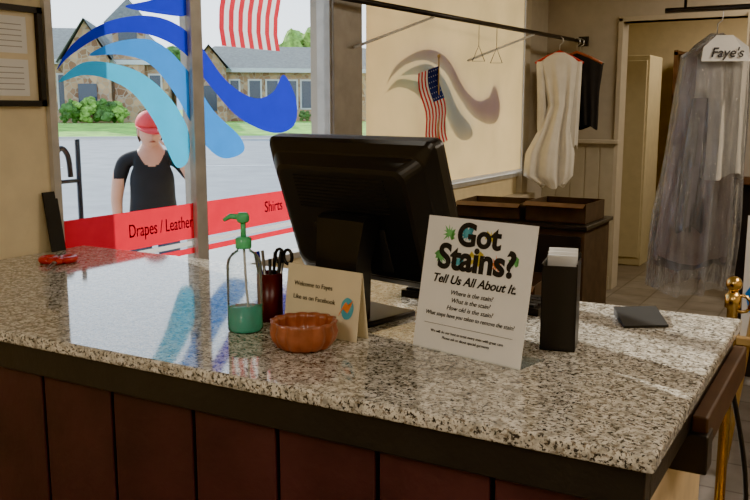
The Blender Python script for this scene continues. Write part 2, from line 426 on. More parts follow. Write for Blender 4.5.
T=Matrix.Rotation(math.radians(19),4,'X');T.translation=Vector((-.035,.105,.250))
for q in mp:q.data.transform(T)
neck=loft("neck",[[(-.062,-.035,.012),(.062,-.035,.012),(.062,.03,.012),(-.062,.03,.012)],
                  [(-.066,-.02,.15),(.066,-.02,.15),(.066,.03,.15),(-.066,.03,.15)],
                  [(-.076,-.006,.245),(.076,-.006,.245),(.076,.05,.245),(-.076,.05,.245)],
                  [(-.074,.01,.255),(.074,.01,.255),(.074,.05,.255),(-.074,.05,.255)]],M['black'])
foot=box("foot",-.085,-.04,0,.085,.17,.014,M['black'],.005)
slot=box("neck_inset",-.035,-.038,.03,.035,-.025,.12,M['blackm'],.003)
grp("pos_monitor",mp+[neck,foot,slot],(-1.05,1.675,1.05),(0,0,math.radians(-13)))
kb=[box("tray",-.2,-.07,0,.2,.07,.018,M['black'],.004)]
for r_ in range(4):
    for c_ in range(13): kb.append(box("key",-.19+c_*.029,-.06+r_*.03,.018,-.165+c_*.029,-.036+r_*.03,.024,M['blackm']))
kb=join("keys",kb);grp("keyboard",[kb],(-.86,2.05,1.05),(0,0,-.1))

SHH=.28
sg=[box("board",-.134,0,0,.134,.003,SHH,M['white'])]
fy=-.0012
spl=[(-.075,.247,.028,'green'),(-.03,.250,.03,'tealink'),(.03,.247,.026,'yellow'),(-.09,.195,.025,'green'),(-.045,.19,.025,'tealink'),(.0,.20,.028,'yellow'),(.05,.195,.026,'orange'),(.09,.205,.022,'green')]
for i,(x,z,r,c_) in enumerate(spl):
    pts=[];k=11
    for j in range(2*k):
        rr_=r*(1 if j%2==0 else .35)*random.uniform(.75,1.1);a=math.pi*j/k
        pts.append((x+rr_*math.cos(a)*.7,fy+.0008+.00005*i,z+rr_*math.sin(a)*.7))
    sg.append(flat("splat_%d"%i,pts,M[c_]))
sg+=[text("word_got","Got",.066,M['ink'],(0,fy,.225),off=.0022),
 text("word_stains","Stains?",.072,M['ink'],(0,fy,.174),off=.0024),
 text("tagline","Tell Us All About It.",.0255,M['ink'],(0,fy,.143),shear=.3,off=.0005),
 text("line_1","Where is the stain?",.0135,M['ink'],(0,fy,.121),shear=.25),
 text("line_2","What is the stain?",.0135,M['ink'],(0,fy,.105),shear=.25),
 text("line_3","How old is the stain?",.0135,M['ink'],(0,fy,.089),shear=.25),
 text("line_4","What steps have you taken to remove the stain?",.0125,M['ink'],(0,fy,.073),shear=.25,sx=.9),
 text("line_5","We will do our best to treat every stain with great care",.008,M['ink'],(0,fy,.038)),
 text("line_6","Please ask us about special garments",.008,M['ink'],(0,fy,.027)),
 box("rule",-.11,fy,.055,.11,fy+.0005,.0557,M['ink'])]
Tl=Matrix.Rotation(math.radians(-11),4,'X')
for q in sg: q.matrix_basis=Tl@q.matrix_basis
sg.append(box("foot",-.134,0,0,.134,.085,.003,M['clear']))
grp("stain_sign",sg,(-.685,1.555,1.0505),(0,0,math.radians(-12.5)))

wc=[box("front",-.108,0,0,.108,.0015,.150,M['cardst'])]
wc+=[text("line_1","Welcome to Fayes",.0150,M['ink'],(-.027,-.001,.103),sx=1.0),text("line_2","Like us on Facebook",.0150,M['ink'],(-.022,-.001,.073),sx=1.0)]
fish=[(.060,-.0012,.08),(.073,-.0012,.093),(.088,-.0012,.088),(.094,-.0012,.07),(.086,-.0012,.05),(.070,-.0012,.046),(.060,-.0012,.06)]
wc.append(flat("logo_globe",spline(fish,True,5),M['tealink']))
wc.append(flat("logo_swirl",spline([(.053,-.0016,.05),(.068,-.0016,.07),(.078,-.0016,.06),(.092,-.0016,.09),(.082,-.0016,.075),(.070,-.0016,.082)],True,5),M['orange']))
Tl=Matrix.Rotation(math.radians(-8),4,'X')
for q in wc: q.matrix_basis=Tl@q.matrix_basis
b_=box("back",-.108,-.0015,0,.108,0,.150,M['cardst']);b_.matrix_basis=Matrix.Translation((0,.043,0))@Matrix.Rotation(math.radians(7.5),4,'X');wc.append(b_)
grp("welcome_card",wc,(-1.036,1.553,1.0505),(0,0,math.radians(-8)))

sb=[lathe("bottle",[(.0,.0),(.036,.0),(.040,.006),(.040,.15),(.037,.165),(.028,.178),(.016,.186),(.014,.195)],M['clear']),
 lathe("soap",[(.0,.002),(.034,.002),(.0375,.008),(.0375,.055),(.0,.0555)],M['soap']),
 lathe("collar",[(.017,.19),(.018,.192),(.018,.212),(.012,.216)],M['pump']),
 lathe("stem",[(.006,.21),(.006,.250)],M['pump'],16),
 tube("dip_tube",[(0,0,.21),(.004,0,.1),(.012,0,.01)],.003,M['vwhite']),
 lathe("head",[(.011,.248),(.014,.252),(.014,.264),(.010,.270)],M['pump'],20),
 tube("spout",[(0,0,.260),(-.03,0,.261),(-.045,0,.252)],[.007,.006,.004],M['pump'])]
grp("soap_dispenser",sb,(-1.203,1.505,1.05),(0,0,.35))
prof=[(0,.0),(.045,.0),(.056,.006),(.066,.022),(.070,.038),(.066,.052),(.069,.060),(.064,.060),(.060,.050),(.062,.036),(.055,.018),(.0,.010)]
bo=[lathe("dish",prof,M['terra'],96,flute=.10,nf=14)]
grp("fluted_bowl",bo,(-1.008,1.455,1.05))
pc=[lathe("cup",[(0,0),(.029,0),(.03,.004),(.031,.115),(.028,.115),(.027,.006),(0,.005)],M['maroon'])]
for i in range(7):
    a=i*.9;t=.020;l=random.uniform(.15,.175)
    pc.append(tube("pen_%d"%i,[(t*.4*math.cos(a),t*.4*math.sin(a),.008),((t+.014)*math.cos(a),(t+.014)*math.sin(a),l)],.0038,[M['black'],M['maroon'],M['black'],M['chrome'],M['black'],M['navy'],M['black']][i]))
for s_ in(-1,1):
    ring=[(.035+.012*math.cos(k*math.pi/6)+s_*.012,0.01,.155+.017*math.sin(k*math.pi/6)) for k in range(12)]
    pc.append(tube("scissor_loop",ring,.004,M['black'],closed=True))
pc.append(tube("scissor_blade",[(.03,.01,.14),(.01,.0,.02)],.005,M['chrome']))
grp("pen_cup",pc,(-1.215,1.615,1.05))
cb=[]
for nm,a in (("side_l",(-.036,-.045,0,-.033,.045,.185)),("side_r",(.033,-.045,0,.036,.045,.185)),("front",(-.036,-.045,0,.036,-.042,.180)),("rear",(-.036,.042,0,.036,.045,.195)),("bottom",(-.036,-.045,0,.036,.045,.004))):
    cb.append(box(nm,*a,M['black'],.001))
for i in range(3): cb.append(box("leaflet_%d"%i,-.030,.0+i*.012,.006,.030,.003+i*.012,.195+.006*i,M['white']))
grp("leaflet_holder",cb,(-.543,1.735,1.05),(0,0,math.radians(12)))
wv=[(-.055,-.06,0),(.05,-.05,0),(.06,.085,0),(-.045,.075,0),(-.055,-.06,.006),(.05,-.05,.006),(.06,.085,.02),(-.045,.075,.02)]
grp("card_reader_wedge",[mesh("wedge",wv,[(0,3,2,1),(4,5,6,7),(0,1,5,4),(1,2,6,5),(2,3,7,6),(3,0,4,7)],M['blackm'])],(-.44,2.03,1.05),(0,0,.5))
sc=[]
for s_ in(-1,1):
    ring=[(.030*math.cos(k*math.pi/8),s_*.030+.022*math.sin(k*math.pi/8),.012) for k in range(16)]
    sc.append(tube("handle",ring,.011,M['redpl'],closed=True))
    sc.append(tube("shank",[(.025,s_*.022,.012),(.06,s_*.006,.012)],.010,M['redpl']))
    sc.append(mesh("blade",[(.05,-s_*.004,.007),(.05,s_*.010,.007),(.17,0,.007),(.05,-s_*.004,.012),(.05,s_*.010,.012),(.17,0,.012)],[(0,1,2),(3,5,4),(0,3,4,1),(1,4,5,2),(2,5,3,0)],M['chrome']))
sc.append(cyl("pivot",.005,.005,.016,M['chrome'],.065,0))
grp("red_scissors",sc,(-2.28,1.89,1.05),(0,0,-.9))
tb=box("slab",-.004,-.03,0,.004,.03,.21,M['blackm'],.002);tb.matrix_basis=Matrix.Rotation(math.radians(-9),4,'Y')
grp("tablet",[tb],(-2.455,2.04,1.052),(0,0,0))
pp=[box("sheet_%d"%i,-.10,-.07,.0005*i,.10,.07,.0005*i+.0004,M['white']) for i in range(4)]
for i,q in enumerate(pp): q.matrix_basis=Matrix.Rotation(.08*i,4,'Z')
grp("paper_slips",pp,(-.83,1.86,1.05),(0,0,.3))

fr=[box("rail",0,1.60,1.555,.025,2.045,1.575,M['black']),box("rail",0,1.60,1.865,.025,2.045,1.885,M['black']),box("stile",0,1.60,1.555,.025,1.62,1.885,M['black']),box("stile",0,2.025,1.555,.025,2.045,1.885,M['black']),
    box("mat_board",.0,1.62,1.575,.008,2.025,1.865,M['cardst'])]
for i,(y0,z0) in enumerate([(1.82,1.73),(1.82,1.59),(1.64,1.73),(1.64,1.59)]):
    fr.append(box("document_%d"%i,.008,y0,z0,.009,y0+.17,z0+.12,M['white']))
    for k in range(5): fr.append(box("print_%d"%k,.009,y0+.02,z0+.02+k*.018,.0095,y0+.15,z0+.0225+k*.018,M['frame']))
grp("framed_certificates",fr,(-2.4995,0,0))

# ------------------------------------------------------------------ rod, hangers
rod=[tube("bar",[(-2.40,3.4,2.10),(-2.17,7.30,2.10)],.016,M['iron'])]
def rx(y): return -2.40+.23*(y-3.4)/3.9
for i,y in enumerate((4.75,6.25)):
    rod.append(tube("brace_%d"%i,[(-2.44,y-.72,1.87),(rx(y),y,2.085)],.008,M['vwhite']))
rod.append(tube("hanger_strap",[(rx(3.6),3.6,2.1),(rx(3.6),3.6,CE)],.006,M['iron']))
rod.append(box("end_flange",-2.21,7.29,2.06,-2.13,7.32,2.14,M['iron']))
grp("clothes_rail",rod)
for y in (5.35,5.62):
    x=rx(y)
    grp("triangle_pull",[tube("cord",[(0,0,.0),(0,0,-.13)],.002,M['blackm']),tube("triangle",[(0,0,-.13),(.035,.02,-.23),(-.035,-.02,-.23)],.0035,M['iron'],closed=True)],(x,y,2.083))

def pleated(name,secs,m,n=64,ple=9,amp=.12,seed=0,thick=None,cap=False):
    rnd=random.Random(seed);ph=[rnd.uniform(0,6.28) for _ in range(4)]
    S=[]
    for j in range(len(secs)-1):
        for k in range(5):
            t=k/5;S.append([a+(b-a)*t for a,b in zip(secs[j],secs[j+1])])
    S.append(list(secs[-1]))
    vs=[];fs=[];z0=S[0][0];z1=S[-1][0]
    for (z,w,d,xo) in S:
        g=min(1,abs(z-z0)/abs(z1-z0)*1.6)
        for i in range(n):
            a=2*math.pi*i/n
            k=1+amp*g*(math.sin(ple*a+ph[0]+1.2*z)+.5*math.sin((ple*2+1)*a+ph[1]))
            vs.append((xo+w*math.cos(a)*(1+.03*math.sin(ph[2]+z*9)*g),d*math.sin(a)*k+.01*g*math.sin(5*math.cos(a)*3+ph[3]),z+.02*g*math.sin(3*a+ph[1])*(1 if z==z1 else 0)))
    for j in range(len(S)-1):
        for i in range(n):
            k=(i+1)%n;fs.append((j*n+i,(j+1)*n+i,(j+1)*n+k,j*n+k))
    if cap: fs.append(tuple(range(n)))
    return mesh(name,vs,fs,m,True)
def hanger(parts,m,w=.2,hook=.10,z=0):
    parts.append(tube("hook",[(0,0,z),(0,0,z+hook*.45),(.022,0,z+hook*.55),(.025,0,z+hook*.85),(0,0,z+hook),(-.02,0,z+hook*.9)],.0035,M['chrome']))
    parts.append(tube("hanger_arms",[(-w,0,z-.09),(-w*.5,0,z-.04),(0,0,z),(w*.5,0,z-.04),(w,0,z-.09)],.010,m))
y=6.75
ps=[];hanger(ps,M['redpl'],.19,.115)
ps.append(pleated("bodice",[(-.01,.04,.03,0),(-.04,.10,.045,0),(-.09,.16,.05,0),(-.22,.13,.06,.01),(-.42,.10,.06,.02),(-.62,.13,.07,-.02),(-.80,.19,.08,-.05),(-.98,.20,.08,-.06),(-1.06,.10,.07,-.02)],M['cloth'],ple=7,amp=.45,seed=3))
ps.append(pleated("sleeve_l",[(-.08,.03,.03,-.15),(-.40,.035,.03,-.13),(-.62,.04,.035,-.12)],M['cloth'],n=24,ple=3,amp=.1,seed=2))
ps.append(pleated("sleeve_r",[(-.08,.03,.03,.15),(-.40,.035,.03,.14),(-.75,.04,.035,.13)],M['cloth'],n=24,ple=3,amp=.1,seed=5))
grp("white_blouse",ps,(rx(y)+.01,y,2.10-.11),(0,0,.5))
y=7.02
ps=[];hanger(ps,M['blackm'],.19,.115)
ps.append(pleated("body",[(-.01,.04,.03,0),(-.04,.11,.045,0),(-.09,.19,.05,0),(-.30,.15,.05,.02),(-.60,.12,.05,.04)],M['blackcloth'],ple=5,amp=.2,seed=8))
grp("black_top",ps,(rx(y)+.08,y,2.10-.11),(0,0,.5))
y=6.88
ps=[];hanger(ps,M['terra'],.2,.115)
grp("coat_hanger",ps,(rx(y)+.10,y,2.10-.11),(0,0,.35))

ps=[];hanger(ps,M['vwhite'],.17,.17)
ps.append(pleated("garment_a",[(-.02,.05,.03,0),(-.08,.15,.05,0),(-.35,.16,.06,-.02),(-.75,.18,.07,-.05),(-1.15,.19,.07,-.07)],M['pinkc'],ple=8,amp=.3,seed=11))
g2=pleated("garment_b",[(-.02,.05,.03,0),(-.08,.13,.04,0),(-.35,.13,.05,0),(-.70,.14,.06,.0)],M['cloth'],ple=8,amp=.4,seed=12);g2.location=(.02,-.06,0);ps.append(g2)
g3=pleated("garment_c",[(-.02,.05,.03,0),(-.08,.16,.04,0),(-.5,.18,.05,.0),(-1.2,.20,.06,-.04)],M['greyc'],ple=8,amp=.25,seed=13);g3.location=(0,.07,0);ps.append(g3)
g4=pleated("garment_d",[(-.30,.04,.03,0),(-.6,.06,.03,-.01),(-.98,.07,.03,-.02)],M['greyc'],n=32,ple=4,amp=.3,seed=15);g4.location=(-.09,-.085,0);ps.append(g4)
ps.append(pleated("film",[(.03,.03,.03,0),(-.03,.11,.08,0),(-.10,.175,.12,0),(-.5,.20,.13,-.02),(-.9,.22,.14,-.05),(-1.31,.23,.14,-.07)],M['bag'],n=96,ple=11,amp=.3,seed=21))
ps.append(mesh("paper_cape",[(-.12,-.165,-.12),(.12,-.165,-.12),(.11,-.155,-.05),(.04,-.125,.01),(-.04,-.125,.01),(-.11,-.155,-.05)],[(0,1,2,3,4,5)],M['white']))
ps.append(text("print","Faye's",.07,M['ink'],(0,-.175,-.10),(math.radians(75),0,0),off=.001,shear=.3,sx=.95))
grp("bagged_garments",ps,(-.735,4.82,1.90),(0,0,.45))
grp("garment_rail",[tube("bar",[(-1.0,4.82,2.055),(1.6,4.82,2.055)],.014,M['iron']),tube("drop_1",[(-.9,4.82,2.06),(-.9,4.82,CE)],.008,M['iron']),tube("drop_2",[(1.3,4.82,2.06),(1.3,4.82,CE)],.008,M['iron'])])

ct=[box("carcass",-2.3,4.95,0,-1.42,5.5,.84,M['box'],.006),box("leaf_l",-2.28,4.935,.05,-1.875,4.95,.80,M['darkwood'],.004),box("leaf_r",-1.855,4.935,.05,-1.44,4.95,.80,M['darkwood'],.004),
 box("top",-2.32,4.92,.84,-1.40,5.52,.865,M['darkwood'],.004)]
grp("low_cabinet",ct)
def carton(loc,w,d,h,rz):
    t=.006;ps=[box("bottom",-w/2,-d/2,0,w/2,d/2,t,M['box']),box("side",-w/2,-d/2,0,-w/2+t,d/2,h,M['box']),box("side",w/2-t,-d/2,0,w/2,d/2,h,M['box']),box("end",-w/2,-d/2,0,w/2,-d/2+t,h,M['box']),box("end",-w/2,d/2-t,0,w/2,d/2,h,M['box'])]
    ps.append(mesh("flap",[(-w/2,-d/2,h),(w/2,-d/2,h),(w/2,-d/2-.05,h-.02),(-w/2,-d/2-.05,h-.02)],[(0,1,2,3)],M['brownwood']))
    grp("cardboard_carton",ps,loc,(0,0,rz))
carton((-2.07,5.2,.866),.42,.36,.10,.05);carton((-1.62,5.2,.866),.38,.36,.12,-.04)
carton((-1.75,4.45,0),.5,.4,.62,.1)

def flagmesh(w,h,stripes,vert,M_=M):
    ps=[];sh_=h/stripes
    def sheet(nm,x0,x1,z0,z1,m,yo=0):
        n=10;vs=[];fs=[]
        for i in range(n+1):
            x=x0+(x1-x0)*i/n
            for z in(z0,z1): vs.append((x,.03*w*math.sin(x/w*9)+yo,z))
        for i in range(n): fs.append((2*i,2*i+2,2*i+3,2*i+1))
        return mesh(nm,vs,fs,m,True)
    for k in range(stripes): ps.append(sheet("stripe_%d"%k,0,w,-sh_*(k+1),-sh_*k,M['fred'] if k%2==0 else M['vwhite']))
    c=.42 
    for s_ in(-1,1): ps.append(sheet("canton",0,w*c,-sh_*7,0,M['blue'],s_*.002))
    for r_ in range(5):
        for q in range(6):
            x=w*c*(q+.5)/6;z=-sh_*7*(r_+.5)/5
            rs=sh_*.28;yy=.03*w*math.sin(x/w*9)
            for s_ in(-1,1):
                pts=[(x+(rs if j%2==0 else rs*.4)*math.sin(j*math.pi/5),yy+s_*.004,z+(rs if j%2==0 else rs*.4)*math.cos(j*math.pi/5)) for j in range(10)]
                ps.append(flat("star",pts,M['vwhite']))
    return ps
fl=join("cloth",flagmesh(.48,.22,13,True))
fl.matrix_basis=Matrix.Translation((0,0,.95))@Matrix.Rotation(math.radians(76),4,'Y')
staff=tube("staff",[(0,0,0),(0.0,0,1.0)],.005,M['gold'])
fin=sphere("finial",(0,0,1.01),.012,M['gold'],10,8)
base=cyl("weighted_base",.05,0,.02,M['gold'])
grp("small_flag",[fl,staff,fin,base],(-2.39,4.97,.86),(0,0,math.radians(80)))

fl=join("cloth",flagmesh(1.0,.56,13,True))
fl.matrix_basis=Matrix.Rotation(math.radians(90),4,'Y')@Matrix.Scale(-1,4,(0,0,1))
pole=tube("crossbar",[(-.0,0,.01),(.6,0,.01)],.012,M['chrome'])
br=[tube("cord",[(.03,0,.01),(.03,0,.52)],.003,M['chrome']),tube("cord",[(.55,0,.01),(.55,0,.52)],.003,M['chrome'])]
grp("american_flag",[fl,pole]+br,(-3.25,3.93,2.90),(0,0,math.radians(90)))
grp("awning",[box("panel",-3.9,-2.6,3.42,-2.62,8,3.5,M['frame'])])

ez=[box("poster",-.0,0,.62,.46,.006,1.12,M['white']),
    flat("poster_wave",[(a,-.002,b) for a,b in ((.01,.80),(.10,.96),(.22,.98),(.40,.90),(.25,.93),(.12,.86),(.03,.72))],M['mid']),
    box("tray",-.06,-.03,.585,.50,.03,.62,M['gold'],.006),
    tube("leg_l",[(-.03,.0,0),(.10,.015,1.25)],.013,M['gold']),tube("leg_r",[(.47,.0,0),(.34,.015,1.25)],.013,M['gold']),tube("leg_b",[(.22,.45,0),(.22,.03,1.25)],.013,M['gold']),box("cross_bar",.08,.01,1.22,.36,.03,1.25,M['gold'],.004)]
grp("poster_easel",ez,(-.41,3.75,0),(0,0,0))
st=[lathe("base",[(0,0),(.15,0),(.15,.012),(.06,.035),(.02,.05),(0,.05)],M['brass'],40),
    lathe("post",[(.019,.04),(.019,.84),(.028,.845),(.028,.89),(.020,.895),(.012,.91)],M['brass'],24),
    sphere("ball",(0,0,.93),.028,M['brass']),
    tube("hook_ring",[(.03+.03*math.cos(k*math.pi/6),0,.86+.03*math.sin(k*math.pi/6)) for k in range(12)],.006,M['brass'],closed=True),
    tube("rope",spline([(.06,0,.86),(.25,.1,.70),(.5,.2,.62),(.75,.3,.70),(.95,.38,.86)]),.016,M['maroon'],12)]
grp("brass_stanchion",st,(-.385,3.25,0))
grp("brass_stanchion",[lathe("base",[(0,0),(.15,0),(.15,.012),(.06,.035),(.02,.05),(0,.05)],M['brass'],40),
    lathe("post",[(.019,.04),(.019,.84),(.028,.845),(.028,.89),(.020,.895),(.012,.91)],M['brass'],24),
    sphere("ball",(0,0,.93),.028,M['brass'])],(.60,3.64,0))
grp("power_cable",[tube("cord",spline([(-.25,2.13,.93),(-.20,2.2,.6),(-.22,2.25,.2),(-.15,2.4,.008),(0,2.6,.008),(-.1,2.9,.008)]),.006,M['blackm'])])

# ------------------------------------------------------------------ exterior
A=math.radians(40);EX=Vector((math.cos(A),math.sin(A),0));NX=Vector((-math.sin(A),math.cos(A),0))
def E(e,n,z=0): return EX*e+NX*n+Vector((0,0,z))
RZ=(0,0,A)
box("sidewalk",-6.5,-8,-.15,-2.62,20,0.0,M['walk'])
mesh("street",[E(-120,-60,-.16),E(120,-60,-.16),E(120,48.5,-.16),E(-120,48.5,-.16)],[(0,1,2,3)],M['asphalt'])
for k in range(-6,7):
    l_=mesh("lane_stripe",[E(k*6-2,26,-.155),E(k*6+1.5,26,-.155),E(k*6+1.5,26.35,-.155),E(k*6-2,26.35,-.155)],[(0,1,2,3)],M['vwhite'])
LZ=.55
mesh("grass_bank",[E(-100,48.95,-.1),E(100,48.95,-.1),E(100,57.9,LZ),E(-100,57.9,LZ)],[(0,1,2,3)],M['grass'])
mesh("lawn",[E(-160,58,LZ),E(160,58,LZ),E(160,480,LZ),E(-160,480,LZ)],[(0,1,2,3)],M['grass'])
cu=box("curb",-100,48.6,-.2,100,48.9,.02,M['walk']);cu.rotation_euler=RZ
def house(name,e0,e1,n0,n1,eave,ridge,wins,gables=(),tower=None):
    ps=[box("walls",e0,n0,0,e1,n1,eave,M['stone'])]
    o=.6;mid=(n0+n1)/2
    vs=[(e0-o,n0-o,eave),(e1+o,n0-o,eave),(e1+o,n1+o,eave),(e0-o,n1+o,eave),(e0+2,mid,ridge),(e1-2,mid,ridge)]
    ps.append(mesh("roof",vs,[(0,1,5,4),(1,2,5),(2,3,4,5),(3,0,4),(0,3,2,1)],M['roof']))
    ps.append(box("fascia",e0-o,n0-o-.02,eave-.3,e1+o,n0-o+.02,eave,M['vwhite']))
    for i,(a,b,z0,z1) in enumerate(wins):
        ps.append(box("window_frame_%d"%i,a-.12,n0-.08,z0-.12,b+.12,n0,z1+.12,M['vwhite']))
        ps.append(box("pane_%d"%i,a,n0-.1,z0,b,n0-.05,z1,M['wing']))
    for i,(c,w,h) in enumerate(gables):
        g=[(c-w,n0-1.0,0),(c+w,n0-1.0,0),(c+w,n0-1.0,eave),(c,n0-1.0,h),(c-w,n0-1.0,eave)]
        g2=[(a,n0+3,z) for a,_,z in g]
        ps.append(mesh("gable_wall_%d"%i,g+g2,[(0,1,2,3,4),(1,6,7,2),(0,4,9,5)],M['stone']))
        r=[(c-w-.4,n0-1.5,eave-.25),(c,n0-1.5,h+.15),(c+w+.4,n0-1.5,eave-.25),(c-w-.4,mid,eave-.25),(c,mid,h+.15),(c+w+.4,mid,eave-.25)]
        ps.append(mesh("gable_roof_%d"%i,r,[(0,1,4,3),(1,2,5,4)],M['roof']))
        ps.append(box("gable_pane_%d"%i,c-w*.4,n0-1.1,.8,c+w*.4,n0-.98,2.6,M['wing']))
    if tower:
        c,w,h=tower
        ps.append(box("tower",c-w,n0-.5,0,c+w,n0-.5+2*w,h,M['stone']))
        q=w+.5;cy_=n0-.5+w
        ps.append(mesh("tower_roof",[(c-q,cy_-q,h),(c+q,cy_-q,h),(c+q,cy_+q,h),(c-q,cy_+q,h),(c,cy_,h+1.8)],[(0,1,4),(1,2,4),(2,3,4),(3,0,4),(0,3,2,1)],M['roof']))
        ps.append(box("tower_pane",c-w*.6,n0-.6,h-1.6,c+w*.6,n0-.48,h-.5,M['wing']))
    return grp(name,ps,(0,0,LZ),RZ)
house("stone_building",-2.2,14,66,78,3.9,5.9,[(.9,1.5,1,3),(2.3,3.1,1,3),(3.6,4.4,1,3),(5,5.8,1,3),(6.2,7.0,1,3),(8,9,1,3)],[(-.6,1.2,5.4)])
house("stone_building",-16,-3.4,62,74,4.2,6.8,[(-10.6,-9.8,1,3.2),(-4.6,-3.9,1,3.2)],[(-8.6,1.5,6.7)],(-5.9,1.0,6.6))
def foliage(name,e,n,z,r,k,m,trunk=True,seed=0,ground=LZ):
    rnd=random.Random(seed);bm=bmesh.new()
    for i in range(k):
        v=Vector((rnd.gauss(0,1),rnd.gauss(0,1),rnd.gauss(0,.8)));v=v.normalized()*rnd.uniform(.2,.75)*r
        rad=r*rnd.uniform(.14,.30)
        res=bmesh.ops.create_icosphere(bm,subdivisions=2,radius=rad,matrix=Matrix.Translation(v))
        for q in res['verts']: q.co+= (q.co-v).normalized()*rnd.uniform(-.35,.35)*rad
    if not trunk:
        zm=min(v.co.z for v in bm.verts);z=-zm
    me=bpy.data.meshes.new("crown");bm.to_mesh(me);bm.free();me.materials.append(m)
    o=bpy.data.objects.new("crown",me);COL.objects.link(o)
    ps=[o]
    if trunk:
        ps.append(tube("trunk",[(0,0,-z),(.1,0,-z*.5),(0,0,0)],[r*.12,r*.09,r*.05],M['bark']))
    return grp(name,ps,E(e,n,z+ground))
foliage("tree",9.5,92,5.8,4.4,90,M['leaf2'],seed=1)
foliage("tree",4.5,94,5,3.4,70,M['leaf'],seed=2)
foliage("tree",-13,94,6.5,3.8,80,M['leaf2'],seed=3)
foliage("tree",-3.2,92,5.6,2.8,80,M['leaf'],seed=9)
for i,e in enumerate((-9.6,-8.6,-7.4,-6.5)):
    foliage("shrub",e,59.3+.2*i,.7,.9+.12*(i%3),50,M['leaf2'] if i%2 else M['leaf'],False,seed=20+i)
for i,e in enumerate((3.2,6.2,8.0)):
    foliage("shrub",e,64,.5,.55,30,M['leaf'],False,seed=40+i)
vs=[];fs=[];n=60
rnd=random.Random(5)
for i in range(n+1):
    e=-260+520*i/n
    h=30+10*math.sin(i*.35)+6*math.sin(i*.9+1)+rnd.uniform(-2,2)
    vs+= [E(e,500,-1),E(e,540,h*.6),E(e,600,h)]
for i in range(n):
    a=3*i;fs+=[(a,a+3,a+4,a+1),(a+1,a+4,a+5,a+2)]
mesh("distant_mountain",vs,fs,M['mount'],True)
box("stone_pier",-3.5,2.0,-.0,-3.1,2.60,3.42,M['stone2'])
hp=[tube("post_a",spline([(0,0,0),(0,0,1.1),(0,.02,1.30),(.0,.06,1.36),(0,.10,1.32),(0,.11,1.22)]),.013,M['iron']),
    tube("post_b",[(0,.16,0),(0,.16,1.40)],.013,M['iron']),tube("tie",[(0,0,1.2),(0,.16,1.2)],.010,M['iron'])]
grp("iron_bike_rack",hp,(-3.35,2.77,0))

# ------------------------------------------------------------------ woman outside
V=[(0,0,.86),(0,0,.98),(0,-.005,1.12),(0,0,1.22),(0,.005,1.285),(0,0,1.36),
   (-.10,0,1.245),(-.165,.0,1.225),(-.205,.01,1.10),(-.225,.0,.975),(-.22,-.04,.86),(-.215,-.085,.765),
   (.10,0,1.245),(.165,.0,1.225),(.215,-.035,1.15),(.260,-.08,1.08),(.195,-.145,1.19),(.130,-.19,1.31),
   (-.085,0,.80),(-.09,-.01,.63),(-.092,-.015,.46),(-.09,.01,.28),(-.09,.02,.09),(-.095,-.06,.045),(-.10,-.14,.035),
   (.085,0,.80),(.09,-.01,.63),(.092,-.015,.46),(.09,.01,.28),(.09,.02,.09),(.095,-.06,.045),(.10,-.14,.035)]
Rr=[(.165,.125),(.15,.115),(.155,.125),(.14,.10),(.06,.055),(.047,.047),
   (.07,.06),(.060,.057),(.050,.048),(.041,.040),(.035,.033),(.022,.019),
   (.07,.06),(.060,.057),(.050,.048),(.042,.040),(.036,.034),(.022,.019),
   (.085,.085),(.075,.075),(.055,.055),(.05,.05),(.034,.036),(.036,.035),(.03,.025),
   (.085,.085),(.075,.075),(.055,.055),(.05,.05),(.034,.036),(.036,.035),(.03,.025)]
Ed=[(0,1),(1,2),(2,3),(3,4),(4,5),(3,6),(6,7),(7,8),(8,9),(9,10),(10,11),(3,12),(12,13),(13,14),(14,15),(15,16),(16,17),
    (0,18),(18,19),(19,20),(20,21),(21,22),(22,23),(23,24),(0,25),(25,26),(26,27),(27,28),(28,29),(29,30),(30,31)]
body=skin("body",V,Ed,Rr,[M['skin'],M['blackcloth'],M['pants'],M['blackm']],4,0)
for p_ in body.data.polygons:
    c_=p_.center;ax_=abs(c_.x)
    k=0
    if c_.z<.075: k=3
    elif c_.z<.86 and ax_<.19: k=2
    elif c_.z<.90 and ax_<.17: k=1
    elif ax_<.175 and c_.y>-.135:
        top=(1.185+.09*(ax_/.085)**2) if c_.y<.01 else 1.275
        if ax_>.085: top=1.40
        k=1 if c_.z<top else 0
    elif ax_<.235 and c_.z>1.11 and c_.y>-.075: k=1
    p_.material_index=k
hand_parts=[]
def hand(name,wrist,d,nrm,side,curl):
    d=Vector(d).normalized();nrm=Vector(nrm);nrm=(nrm-d*nrm.dot(d)).normalized();s=d.cross(nrm)*side
    w=Vector(wrist);vs=[w,w+d*.04,w+d*.065];rs=[(.019,.015),(.030,.014),(.028,.012)];es=[(0,1),(1,2)]
    for k,(off,l) in enumerate(((.027,.068),(.009,.078),(-.009,.072),(-.026,.056))):
        b=w+d*.078+s*off;vs.append(b);rs.append((.0095,.009));i0=len(vs)-1;es.append((2,i0))
        p1=b+d*l*.5-nrm*l*.5*curl*.5;p2=p1+d*l*.5*(1-curl*.5)-nrm*l*.5*curl
        vs+= [p1,p2];rs+=[(.0085,.0085),(.0065,.0065)];es+=[(i0,i0+1),(i0+1,i0+2)]
    b=w+d*.028+s*.026;i0=len(vs);vs+=[b,b+s*.022+d*.022-nrm*.008,b+s*.026+d*.05-nrm*.014];rs+=[(.012,.012),(.010,.010),(.0075,.0075)];es+=[(1,i0),(i0,i0+1),(i0+1,i0+2)]
    return skin(name,[tuple(v) for v in vs],es,rs,M['skin'],2,0)
wr=(.130,-.19,1.31)
hand_parts.append(hand("hand_raised",wr,(-.42,-.02,.90),(.3,-.9,.1),-1,.45))
hand_parts.append(hand("hand_low",(-.215,-.085,.765),(.05,-.25,-.95),(-.9,-.2,0),-1,.4))
